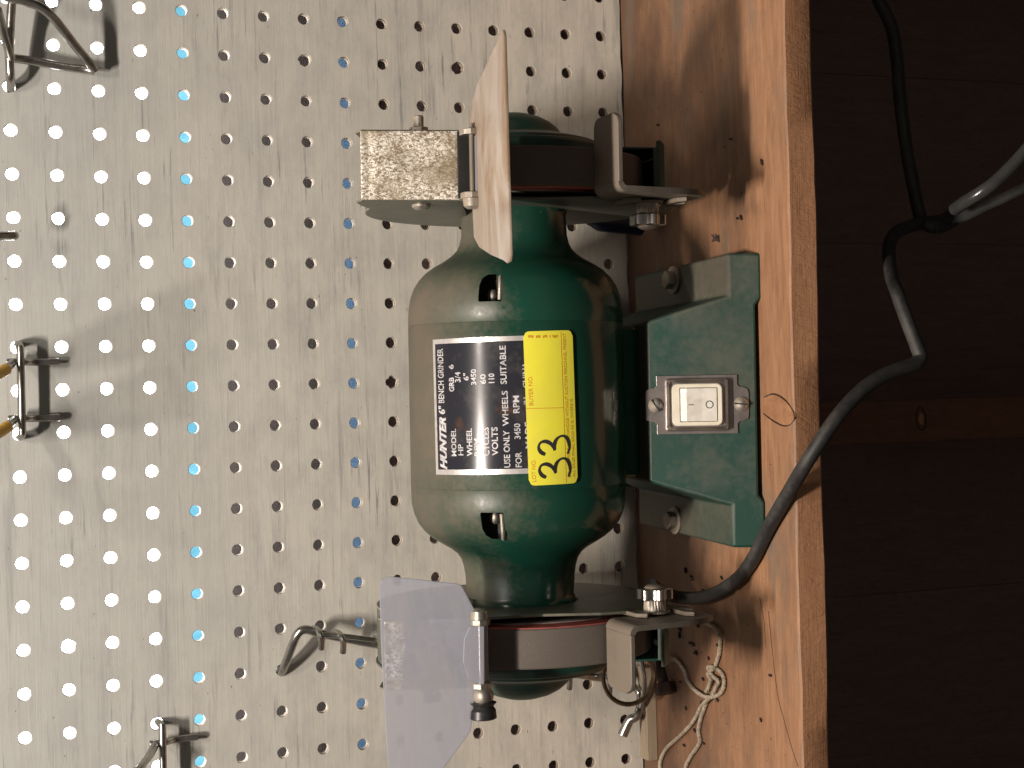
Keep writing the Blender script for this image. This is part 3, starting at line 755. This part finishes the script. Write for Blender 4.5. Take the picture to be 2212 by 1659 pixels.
    rs = [ring(xa - 2.4, 6.2, 0), ring(xa - 6, 5.6, .35), ring(xa - 8, 5.4, .35), ring(xa - 8.4, 4.8, 0)]
    m.add([p for r in rs for p in r], [(i * nk + k, i * nk + (k + 1) % nk, (i + 1) * nk + (k + 1) % nk, (i + 1) * nk + k) for i in range(3) for k in range(nk)] + [tuple(range(nk)), tuple(3 * nk + k for k in range(nk))])
    g(m).build('knob_stem', STEEL, rest)
    m = MB(); nk = 60
    ring = lambda x_, R: [(x_, ky - (R + 1.2 * math.cos(6 * 2 * math.pi * k / nk)) * math.cos(2 * math.pi * k / nk), kz + (R + 1.2 * math.cos(6 * 2 * math.pi * k / nk)) * math.sin(2 * math.pi * k / nk)) for k in range(nk)]
    rs = [ring(xa - 8.2, 7.8), ring(xa - 8.8, 8.8), ring(xa - 14, 8.8), ring(xa - 14.6, 8.0)]
    m.add([p for r in rs for p in r], [(i * nk + k, i * nk + (k + 1) % nk, (i + 1) * nk + (k + 1) % nk, (i + 1) * nk + k) for i in range(3) for k in range(nk)] + [tuple(range(nk)), tuple(3 * nk + k for k in range(nk))])
    g(m).build('knob_head', CHROME, rest, smooth=True, ang=30)
    g(MB().ball((xa - 14.4, ky, kz), 5.6, .45, 1, 1)).build('knob_dome', DULLSTEEL, rest, smooth=True)
side(1); side(-1)
Ginv = (Matrix.Translation(Vector((-3.5, -115, 0))) @ Matrix.Rotation(R_(-1), 4, 'Z') @ Matrix.Rotation(R_(.35), 4, 'Y')).inverted()
def gl(b): return b.xf(Ginv)
# eye shields: flat clipped sheets hung on the hinges
def sheet(name, pts, nrm, th, m, part_label):
    o = gl(MB().prism(pts, Vector(nrm).normalized() * th)).build(name, m, G, bevel=.5, seg=2); o['label'] = part_label; return o
def onplane(x, y, p0, nr):
    d = RIGHT * ((x - 1106.0) * 1.822785 / FPX) + DOWN * ((y - 829.5) * 1.822785 / FPX) + FWD
    nr = Vector(nr); return CAM + d * ((Vector(p0) - CAM).dot(nr) / d.dot(nr))
hL = Vector((-131, -194, 179.5)); nL = Vector((0, -.93, .37)).normalized()
ptsL = [onplane(x, y, hL, nL) for x, y in ((1036, 1345), (1029, 1325), (1001, 1272), (996, 1264), (985, 1261), (915, 1253), (850, 1246), (836, 1246), (824, 1252), (819, 1264), (823, 1400), (834, 1600), (842, 1715), (850, 1728), (905, 1712), (955, 1664), (1008, 1592), (1017, 1578), (1027, 1500), (1036, 1480))]
sL = sheet('eye_shield', ptsL, -nL, 1.6, SHIELD_L, 'milky clear eye shield raised upright')
for q in [((1036, 1350), (1046, 1352), (1046, 1478), (1036, 1476), (1012, 1465), (1000, 1430), (1002, 1380), (1014, 1352))]:
    gl(MB().prism([onplane(x, y, hL, nL) + nL * .25 for x, y in q], nL * 1.2)).build('clamp_strip', SHIELD_L, sL, bevel=.5)
hR = Vector((119, -188, 175.5)); tR = Vector((0, -63, 3.6)).normalized()
def sr(X_, t_): return Vector((X_, hR.y, hR.z)) + tR * t_
ptsR = [sr(x_, t_) for x_, t_ in ((95, 0), (148, 0), (156, 5), (163, 16), (169, 33), (176, 52), (180, 60), (180, 62.5), (177, 64), (70, 64), (66.5, 62), (66, 58), (68, 52), (73, 30), (79, 10), (85, 1))]
sR = sheet('eye_shield', ptsR, Vector((0, -.08, -1)), 1.8, SHIELD_R, 'dusty brown stained eye shield folded down, seen edge on')

# ------------------------------------------------------------------ power cord of the grinder
def cable(name, pts, r, m, label, cat, sm=6):
    o = MB().tube(pts, r, 14, smooth=sm).build(name, m, smooth=True, origin=pts[0]); tag(o, label, cat); return o
cp = [atz(1405, 1262, 40), atz(1425, 1275, 30), atz(1455, 1288, 14), atz(1490, 1292, 6), atz(1530, 1287, 4.4), atz(1567, 1270, 4.4), atz(1601, 1243, 4.4), atz(1628, 1205, 4.4), atz(1650, 1160, 4.5), atz(1672, 1118, 5), at(1706, 1060, -214), at(1738, 1006, -231), at(1766, 962, -237), at(1800, 912, -240),
      at(1838, 866, -240), at(1875, 832, -239), at(1915, 808, -238), at(1955, 793, -237), at(1980, 784, -236), at(1989, 772, -235), at(1984, 757, -234), at(1972, 725, -231), at(1953, 675, -226), at(1938, 632, -219), at(1927, 600, -200), at(1921, 560, -178), at(1922, 530, -166), at(1934, 505, -158), at(1965, 489, -153), at(2000, 482, -150), at(2040, 474, -148), at(2070, 450, -140)]
cable('power_cord', cp, 4.0, CORD, 'thick dusty black cord running from the grinder over the bench edge and sagging below it', 'power cord')
lp = [at(1885, -25, -140), at(1903, 10, -140), at(1926, 60, -140), at(1938, 130, -140), at(1943, 200, -140), at(1951, 270, -140), at(1961, 340, -140), at(1973, 400, -140), at(1983, 450, -142), at(1993, 478, -144), at(2010, 489, -156), at(2040, 487, -146), at(2075, 466, -132)]
cable('hanging_cord', lp, 4.0, CORD, 'black cord hanging in shadow below the bench, right of the thick sagging cord', 'cord')
cable('grey_cable', [at(2062, 452, -160), at(2085, 436, -172), at(2130, 408, -184), at(2170, 374, -188), at(2215, 326, -190), at(2260, 270, -190)], 4.0, GREYCORD, 'shiny grey cable under the bench, the brighter of the two', 'cable')
cable('grey_cable', [at(2050, 476, -145), at(2085, 466, -150), at(2130, 444, -156), at(2170, 426, -162), at(2215, 404, -168), at(2260, 380, -172)], 3.6, GREYCORD, 'dull grey cable under the bench, the fainter and lower lit of the two', 'cable')

# ------------------------------------------------------------------ hooks on the pegboard
def double_hook(i, j, label, tips=True, span=2):
    x0, z0 = hole(i, j); x1, z1 = hole(i + span, j)
    t = empty('peg_hook', (x0, 0, z0)); tag(t, label, 'hook', 'double wire hooks on the pegboard')
    sh = lambda m: m.xf(Matrix.Translation((-x0, 0, -z0)))
    sh(MB().tube([(x0 + 1, 12, z0), (x0 + 1, 2, z0), (x0 + 1.5, -6, z0 - .5), (x0, -11.5, z0 - 1), (x0 - 5, -13.5, z0 - 1), (x1 + 5, -13.5, z1 - 1), (x1, -11.5, z1 - 1), (x1 - 1.5, -6, z1 - .5), (x1 - 1, 2, z1), (x1 - 1, 12, z1)], 2.3, 14, smooth=5)).build('bar', CHROME, t, smooth=True)
    for xx in (x0 - 9, x1 + 9):
        leg = [(xx, -12, z0 + 6), (xx, -13, z0 + 2), (xx, -11, z0 - 3), (xx, -6.5, z0 - 8), (xx, -5.2, z0 - 14), (xx, -5.0, z0 - 23)]
        sh(MB().tube(leg, 2.2, 12, smooth=4)).build('leg', CHROME, t, smooth=True)
        arm = [(xx, -11, z0 + 3), (xx - 2, -17, z0 + 5), (xx - 6, -26, z0 + 10), (xx - 10, -36, z0 + 17)]
        sh(MB().tube(arm, 2.5, 12, smooth=4)).build('arm', CHROME, t, smooth=True)
        if tips:
            sh(MB().tube([(xx - 4.5, -23, z0 + 7.5), (xx - 8.5, -33, z0 + 14.5), (xx - 14, -50, z0 + 26), (xx - 17, -62, z0 + 38), (xx - 18, -68, z0 + 50), (xx - 20, -100, z0 + 60), (xx - 20, -150, z0 + 66)], 3.5, 14, smooth=4)).build('yellow_tip', YELLOWP, t, smooth=True)  # arms lengthened out of view so they cast long shadows on the board
    return t
double_hook(8, 0, 'double steel wire hook with yellow coated arms, at the middle of the upper board')
double_hook(17, 3, 'plain double steel wire hook at the lower left corner of the photo', tips=False, span=3)
# triangular bracket hook
t = empty('bracket_hook', at(20, 190, 0)); tag(t, 'triangular shiny wire bracket hook at the top left corner of the photo', 'hook')
t0 = Vector(t.location) / S
def th_(pts, r, nm='wire', m=None): MB().tube(pts, r, 14, smooth=4).xf(Matrix.Translation(-t0)).build(nm, m or CHROME, t, smooth=True)
h0 = at(22, 190, 0)
th_([h0 + Vector((0, 10, 0)), h0 + Vector((0, 0, 0)), at(23, 180, -8), at(22, 160, -14), at(20, 120, -16), at(22, 60, -18), at(26, -10, -20)], 2.6)
th_([at(30, 126, -14), at(60, 130, -11), at(120, 141, -9), at(180, 149, -9), at(202, 153, -11)], 2.6)
th_([at(205, 154, -11), at(190, 132, -14), at(160, 96, -22), at(125, 50, -30), at(95, 20, -35), at(60, 5, -37), at(0, -10, -38)], 2.7)
th_([at(-5, 20, -36), at(10, 80, -22), at(24, 130, -16)], 2.4)
# tip of one more hook
p = at(27, 509, -30)
t = MB().tube([at(-40, 512, -45), at(-10, 510, -36), p, at(31, 509, -28)], 2.6, 14, smooth=3).build('hook_tip', CHROME, smooth=True, origin=at(-40, 512, -45))
tag(t, 'short dark rounded hook end at the left edge of the photo', 'hook')

# long multi prong tool holder behind the left shield
hx, hz_ = at(608, 1452, 0).x, at(608, 1452, 0).z
t = empty('tool_rail', (hx, 0, hz_)); tag(t, 'long bent steel rail with small prongs pegged behind the left eye shield', 'tool holder')
t0 = Vector((hx, 0, hz_))
def tr_(m, nm, mt=CHROME): return m.xf(Matrix.Translation(-t0)).build(nm, mt, t, smooth=True)
rp = [Vector((hx, 9, hz_)), Vector((hx, 0, hz_)), at(618, 1430, -9), at(634, 1388, -17), at(645, 1367, -20), at(662, 1360, -21), at(700, 1370, -21), at(820, 1393, -20), at(1000, 1424, -18), at(1200, 1450, -16), at(1320, 1468, -15), at(1365, 1478, -14)]
tr_(MB().tube(rp, 2.7, 14, smooth=5), 'rail')
tr_(MB().tube([at(690, 1372, -25), at(740, 1374, -26), at(820, 1384, -24)], 1.6, 10, smooth=3), 'brace')
for (px, py) in ((686, 1366), (733, 1374), (818, 1388), (1186, 1446), (1222, 1452), (1308, 1466)):
    tr_(MB().tube([at(px - 9, py - 9, -19), at(px, py - 5, -26), at(px + 6, py + 6, -30), at(px + 9, py + 20, -29), at(px + 8, py + 36, -27)], 1.9, 10, smooth=4), 'prong')
tr_(MB().tube([at(1365, 1478, -14), at(1382, 1500, -16), at(1380, 1535, -22), at(1372, 1550, -22), at(1360, 1556, -20), at(1345, 1588, -18)], lambda q: 2.2 + 1.2 * q, 12, smooth=4), 'clip')
tr_(MB().tube([at(1372, 1550, -20), at(1385, 1547, -14), at(1397, 1541, -8)], 1.9, 10, smooth=4), 'clip_arm')

# brass ring
rc = at(1358, 1462, -45)
rp = [rc + Vector((-math.cos(a) * 17.5, 2.5 * math.sin(a), math.sin(a) * 16.5)) for a in [2 * math.pi * k / 40 for k in range(41)]]
t = MB().tube(rp, 1.9, 8, cap=False, smooth=1, squash=.6).build('ring', BRASS, smooth=True, origin=rc); tag(t, 'tarnished brass ring hanging beside the left tool rest', 'ring')
t = MB().tube([at(1385, 1425, -32), at(1392, 1470, -30), at(1388, 1512, -26), at(1384, 1528, -24)], 1.7, 8, smooth=3).build('wire_loop', CHROME, smooth=True, origin=rc)
tag(t, 'bent bright wire dangling through the brass ring', 'wire')

# rusty bolt lying behind the left wheel
bc = atz(1436, 1482, 6)
t = empty('rusty_bolt', bc); tag(t, 'rusty hex bolt lying on the bench beside the string', 'bolt')
MB().lathe([(-5, 7.4), (2, 7.4)], 6, 'x').xf(Matrix.Rotation(R_(20), 4, 'Z')).build('bolt_head', RUST, t, bevel=.8)
MB().lathe([(2, 3.6), (16, 3.4), (22, 4.8), (23, 4)], 16, 'x').xf(Matrix.Rotation(R_(35), 4, 'Z')).build('shank', RUST, t, smooth=True)
# wooden slat
t = MB().box(-239, -178, -23, -11, .1, 7.5).build('wood_slat', SLATM, bevel=.6); tag(t, 'short grey wooden slat lying against the foot of the pegboard', 'slat')
# added navy block for the shade under the motor; blue handled tool
t = MB().box(-58, 42, -34, -9, .1, 40).build('shade_block', BLUE, bevel=1.5); tag(t, 'dark blue block added for the shade on the pedestal under the motor', 'box')
t = empty('blue_handled_tool', at(1330, 478, -45)); t0 = Vector(t.location) / S
tag(t, 'blue handled steel tool standing behind the right wheel', 'hand tool')
MB().tube([at(1212, 466, -45), at(1240, 467, -45), at(1268, 470, -45)], 3.6, 8, smooth=1, squash=.5).xf(Matrix.Translation(-t0)).build('blade', STEEL, t, smooth=True)
MB().tube([at(1262, 470, -45), at(1280, 472, -45), at(1300, 475, -45), at(1345, 480, -45), at(1385, 484, -45)], lambda q: 3 + 4.6 * min(1, q * 2.2), 14, smooth=3).xf(Matrix.Translation(-t0)).build('handle', BLUE, t, smooth=True)

# ------------------------------------------------------------------ string
def zr7(x, y): return 1207 + .248 * x, 1207 + .248 * y
ropes = [
 [(1160, 505), (1230, 545), (1330, 580), (1390, 640), (1405, 720), (1395, 830), (1365, 930), (1345, 960), (1300, 1000), (1320, 1050), (1310, 1110), (1270, 1170)],
 [(990, 865), (1030, 890), (1090, 970), (1120, 1060), (1180, 1140), (1270, 1200), (1360, 1200), (1420, 1160), (1440, 1080), (1420, 1000), (1360, 955), (1300, 945), (1340, 1020), (1390, 1070), (1365, 1130), (1330, 1195)],
 [(1330, 1195), (1300, 1225), (1240, 1290), (1190, 1390), (1130, 1470), (1040, 1560), (950, 1640), (900, 1720), (880, 1800), (890, 1860)],
 [(1290, 1240), (1265, 1310), (1240, 1380), (1215, 1500), (1228, 1590), (1200, 1650), (1150, 1720), (1110, 1800), (1100, 1860)]]
rm = MB()
for ri, rr in enumerate(ropes):
    P = []
    for q, (a, c) in enumerate(rr):
        x_, y_ = zr7(a, c); lift = 2.0 + (2.2 if 1180 < a < 1420 and 930 < c < 1230 and (q % 2) else 0)
        P.append(atz(x_, y_, lift))
    Q = []
    for i in range(len(P) - 1):
        p0 = P[max(i - 1, 0)]; p1 = P[i]; p2 = P[i + 1]; p3 = P[min(i + 2, len(P) - 1)]
        nst = max(3, int((p2 - p1).length / .9))
        for k in range(nst):
            t_ = k / nst; Q.append(0.5 * ((2 * p1) + (p2 - p0) * t_ + (2 * p0 - 5 * p1 + 4 * p2 - p3) * t_ * t_ + (3 * p1 - p0 - 3 * p2 + p3) * t_ ** 3))
    for st_ in range(3):
        W = []; ln = 0
        for i, p in enumerate(Q):
            if i: ln += (Q[i] - Q[i - 1]).length
            d = (Q[min(i + 1, len(Q) - 1)] - Q[max(i - 1, 0)]).normalized(); sd = d.cross(Vector((0, 0, 1))).normalized(); up = sd.cross(d)
            a = ln / 6.0 * 2 * math.pi + st_ * 2.094
            W.append(p + (sd * math.cos(a) + up * math.sin(a)) * .62)
        rm.tube(W, .75, 6, smooth=1)
for k in range(14):  # frayed end
    p = atz(1453 + random.uniform(-3, 5), 1424 + random.uniform(-4, 6), 2)
    rm.tube([p, p + Vector((random.uniform(-2, 4), random.uniform(-1, 5), random.uniform(0, 3)))], .2, 4, smooth=1)
t = rm.build('string', ROPEM, smooth=True, origin=atz(1540, 1480, 0)); tag(t, 'knotted dirty white cotton string trailing over the bench at lower left', 'string')

# ------------------------------------------------------------------ droppings and crumbs on the bench
base_me = None
spots = [(1480, 1232, 20), (1574, 1255, 60), (1580, 1264, 20), (1558, 1248, 50), (1495, 1252, 90), (1492, 1245, 80), (1518, 1276, 40), (1523, 1284, 80), (1490, 1389, 90), (1497, 1392, 50), (1500, 1411, 80), (1530, 1422, 30), (1468, 1360, 70), (1467, 1372, 0), (1469, 1473, 90), (1481, 1530, 20), (1503, 1410, 40),
         (1515, 1520, 0), (1549, 1512, 60), (1643, 1555, 30), (1519, 1606, 80), (1500, 1578, 60), (1477, 1610, 70), (1549, 1394, 50), (1518, 1467, 60), (1558, 1390, 20), (1553, 1385, 60), (1663, 1459, 80), (1507, 1350, 10), (1438, 1328, 40), (1600, 470, 30), (1577, 300, 80), (1645, 350, 20), (1420, 270, 85), (1592, 472, 60)]
for q, (a, c, rr) in enumerate(spots):
    p = atz(a, c, .9)
    if base_me is None:
        o = MB().ball((0, 0, 0), 1, 2.1, .95, .8, 8, 6).build('dropping', SEED, smooth=True); base_me = o
    else:
        o = base_me.copy(); COL.objects.link(o)
    o.location = p * S; o.rotation_euler = (0, 0, R_(rr)); k = random.uniform(.7, 1.15); o.scale = (k * random.uniform(.8, 1.1), k, k)
    if c < 700: zone = 'on the bench beside the right wheel and its shadow'
    elif c < 1300: zone = 'between the black cord and the left foot of the grinder'
    elif c < 1400: zone = 'under or just beside the left tool rest'
    elif a > 1600: zone = 'alone near the front edge of the bench'
    elif c < 1545: zone = 'close around the knot of the white string'
    else: zone = 'between the trailing ends of the white string'
    tag(o, 'tiny dark dropping ' + zone, 'dropping', 'droppings scattered on the bench')
t = empty('bark_chip', atz(1551, 524, .2)); tag(t, 'curled brown flake behind the right end of the grinder foot', 'flake')
MB().prism([(0, -2.6, 0), (1.5, -2.2, .3), (4.2, -2.6, 1.6), (3.6, -.6, 1.5), (5.2, 1.2, 3.4), (2.6, .9, 2.2), (.6, 2.2, 2.6), (1.1, 0, .9)], (0, .3, .5)).build('flake', RUST, t)
gr = MB()
for k in range(420):
    x_ = random.uniform(-330, 260); y_ = random.triangular(-205, -4, -60); q = random.uniform(.15, .55); a = random.uniform(0, 3.14)
    if abs(x_ + 3.5) < 84 and y_ > -178 and y_ < -30: continue
    c_, s_ = math.cos(a) * q, math.sin(a) * q
    gr.add([(x_ - c_ * 1.8, y_ - s_ * 1.8, .02), (x_ + s_, y_ - c_, .02), (x_ + c_ * 1.8, y_ + s_ * 1.8, .02), (x_ - s_, y_ + c_, .02), (x_, y_, .02 + q)], [(0, 1, 4), (1, 2, 4), (2, 3, 4), (3, 0, 4), (0, 3, 2, 1)])
tag(gr.build('grit', simple('dark_grinding_grit', (.07, .045, .03), (.20, .14, .09), 60, .9)), 'fine dark grinding grit and crumbs strewn over the bench', 'grit', kind='stuff')
SC.render.engine = 'CYCLES'
